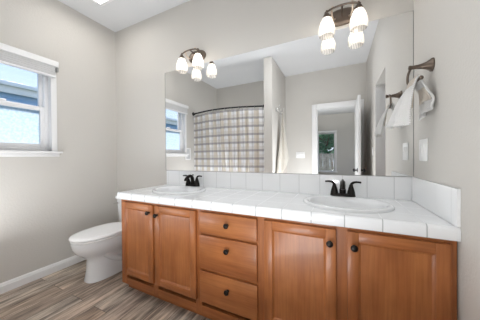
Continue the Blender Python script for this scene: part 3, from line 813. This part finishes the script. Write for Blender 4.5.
def bt2(u, v):
    top = Vector((-1.335, -1.95+(u-.5)*.03, 1.89)); bot = Vector((lerp(-1.372, -1.27, u), lerp(-1.76, -2.06, u), .62))
    p = top.lerp(bot, v); p.y -= .012; p.x += .008*math.sin(u*9)*v
    return p
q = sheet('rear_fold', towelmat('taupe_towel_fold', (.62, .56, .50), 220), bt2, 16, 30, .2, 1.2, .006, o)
q['label'] = 'darker rear fold of the towel'

# ------------------------------------------------------------------ bedroom door
r = bpy.data.objects.new('door_1', None); C.objects.link(r); r['kind'] = 'structure'
b = nb()
cw = .083
for y0, y1 in ((YF, YF+.018), (YF-.138, YF-.12)):
    box(b, DX0-cw, DX0+.004, y0, y1, 0, DZ+cw, .004); box(b, DX1-.004, DX1+cw, y0, y1, 0, DZ+cw, .004); box(b, DX0+.0042, DX1-.0042, y0, y1, DZ-.004, DZ+cw, .004)
obj('door_casing', b, WHITE, r)
b = nb(); box(b, DX0, DX0+.015, YF-.12, YF, 0, DZ); box(b, DX1-.015, DX1, YF-.12, YF, 0, DZ); box(b, DX0+.015, DX1-.015, YF-.12, YF, DZ-.015, DZ)
obj('door_jamb', b, WHITE, r)
# open leaf standing at a right angle to the wall
lx0, lx1, ly0, ly1 = -.182, -.145, YF+.022, YF+.022+.66
b = nb(); box(b, lx0, lx1, ly0, ly1, .01, 2.02, .002)
lf = obj('door_leaf', b, WHITE, r)
b = nb()
for z0, z1 in ((.15, .85), (1.05, 1.9)):
    for xa, xb in ((lx0-.004, lx0+.0), (lx1, lx1+.004)): box(b, xa, xb, ly0+.11, ly1-.11, z0, z1, .0018)
obj('door_panel', b, WHITE, lf)
for s, x in ((-1, lx0), (1, lx1)):
    M = Matrix.Translation((x, ly1-.065, .925)) @ Matrix.Rotation(s*PI/2, 4, 'Y')
    b = nb(); lathe(b, [(.0005, 0), (.032, 0), (.032, .006), (.012, .012), (.010, .030), (.024, .036), (.028, .050), (.022, .062), (.0005, .066)], seg=20, M=M)
    obj('door_knob', b, BLACK, lf)
for z in (.25, 1.05, 1.85):
    obj('hinge', box(nb(), -.148, -.128, ly0-.012, ly0+.004, z-.045, z+.045, .002), BLACK, r)

# ------------------------------------------------------------------ bedroom window
r = bpy.data.objects.new('window_2', None); C.objects.link(r); r['kind'] = 'structure'
yo = BY1
b = nb(); c = .06
box(b, BW0-c, BW0, yo-.12, yo+.015, BWZ0, BWZ1, .004); box(b, BW1, BW1+c, yo-.12, yo+.015, BWZ0, BWZ1, .004); box(b, BW0-c-.01, BW1+c+.01, yo-.12, yo+.02, BWZ1, BWZ1+.08, .004)
obj('window_casing', b, WHITE, r)
obj('window_sill', box(nb(), BW0-c-.03, BW1+c+.03, yo-.12, yo+.05, BWZ0-.03, BWZ0, .006), WHITE, r)
b = nb(); q = .035
box(b, BW0, BW0+q, yo-.09, yo-.05, BWZ0, BWZ1); box(b, BW1-q, BW1, yo-.09, yo-.05, BWZ0, BWZ1); box(b, BW0+q, BW1-q, yo-.09, yo-.05, BWZ0, BWZ0+q); box(b, BW0+q, BW1-q, yo-.09, yo-.05, BWZ1-q, BWZ1)
fr = obj('window_frame', b, VINYL, r)
obj('pane', box(nb(), BW0+q, BW1-q, yo-.072, yo-.068, BWZ0+q, BWZ1-q), GLASS, fr)
r = bpy.data.objects.new('added_window', None); C.objects.link(r); r['kind'] = 'structure'  # unseen window, added to let sky light into the bedroom
b = nb()
box(b, BX1+.04, BX1+.09, -5.9, -5.84, .6, 2.3); box(b, BX1+.04, BX1+.09, -3.16, -3.1, .6, 2.3); box(b, BX1+.04, BX1+.09, -5.84, -3.16, .6, .66); box(b, BX1+.04, BX1+.09, -5.84, -3.16, 2.24, 2.3); box(b, BX1+.04, BX1+.09, -4.53, -4.47, .66, 2.24)
fr = obj('window_frame', b, VINYL, r)
obj('pane', box(nb(), BX1+.062, BX1+.066, -5.84, -3.16, .66, 2.24), GLASS, fr)

# ------------------------------------------------------------------ outside
struct(bxo('ground', GRASS, -25, 25, -30, 12, -.35, -.30))
t = thing('wooden_fence', 'weathered upright-board fence outside the bedroom window, seen in mirror', 'fence', (-.9, -12, -.3))
FH = 1.62
for k in range(32):
    x = -3.2+.2*k; dz = random.uniform(-.02, .02)
    b = nb(); box(b, x, x+.185, 0, .02, .02, FH+dz)
    for v in b.verts:
        if v.co.z > 1 and (v.co.x < x+.01 or v.co.x > x+.175): v.co.z -= .0
    obj('fence_board', b, FENCE, t)
for z in (.35, 1.35): obj('fence_rail', box(nb(), -3.2, 3.2, -.06, -.001, z, z+.09), FENCE, t)
def tree(name, label, loc, h, rad, n, seed):
    rnd = random.Random(seed); t = thing(name, label, 'tree', loc)
    b = nb(); pts = smoothpts([(0, 0, 0), (.1, .05, h*.3), (-.05, 0, h*.6), (.05, .05, h*.85)], 4)
    tube(b, pts, [.14*(1-.7*i/(len(pts)-1)) for i in range(len(pts))], 10)
    for k in range(5):
        a = k*1.3; z = h*(.35+.1*k); tube(b, [(0, 0, z), (math.cos(a)*rad*.4, math.sin(a)*rad*.4, z+.4), (math.cos(a)*rad*.75, math.sin(a)*rad*.75, z+.9)], [.06, .04, .015], 7)
    obj('trunk', b, BARK, t)
    b = nb()
    cl = [(Vector((rnd.uniform(-1, 1)*rad*.8, rnd.uniform(-1, 1)*rad*.8, h*.25+rnd.random()*h*.8)), rnd.uniform(.35, .7)) for _ in range(34)]
    for _ in range(n):
        c, rr_ = rnd.choice(cl); d = Vector((rnd.gauss(0, 1), rnd.gauss(0, 1), rnd.gauss(0, 1))).normalized()*rr_*rnd.random()**.4
        M = Matrix.Translation(c+d) @ Matrix.Rotation(rnd.random()*6.3, 4, 'Z') @ Matrix.Rotation(rnd.random()*3.1, 4, 'X'); s = rnd.uniform(.06, .12)
        vs = [b.verts.new(M @ Vector(p)) for p in ((-s, 0, 0), (0, -s*.45, s*.1), (s, 0, 0), (0, s*.45, s*.1))]; b.faces.new(vs)
    obj('foliage', b, LEAF, t)
tree('leafy_tree', 'dense green tree right behind the fence, filling the bedroom window in the mirror', (-1.25, -14.2, -.3), 4.4, 1.35, 15000, 1)
tree('leafy_tree', 'green tree behind the fence, to the left of the one filling the window', (1.9, -15.0, -.3), 4.8, 1.5, 6000, 2)
tree('leafy_tree', 'tall green tree farther back behind the other two trees', (-1.6, -19.5, -.3), 6.0, 2.2, 9000, 3)

t = thing('neighbor_house', 'blue-sided neighbouring house with white eave outside the left window', 'house', (-7.5, 0, -.3))
b = nb()
z = 0
while z < 3.0:
    loft(b, [[Vector((0+.0, y, z)), Vector((.016, y, z)), Vector((.002, y, z+.16)), Vector((0, y, z+.16))] for y in (-6, 8)]); z += .16
obj('siding', b, SIDING, t)
obj('wall', box(nb(), -5, -.001, -6, 8, 0, 3.0), SIDING, t)
b = nb(); box(b, -5, .10, -6.3, 8.3, 3.0, 3.03); box(b, .10, .13, -6.3, 8.3, 2.98, 3.24, .004); box(b, .13, .20, -6.3, 8.3, 3.14, 3.24, .01)
obj('eave', b, WHITE, t)
b = nb(); loft(b, [[Vector((.13, y, 3.245)), Vector((-2.5, y, 3.70)), Vector((-5.2, y, 3.25)), Vector((-5.2, y, 3.04)), Vector((.10, y, 3.04))] for y in (-6.3, 8.3)])
obj('roof', b, ROOFM, t)
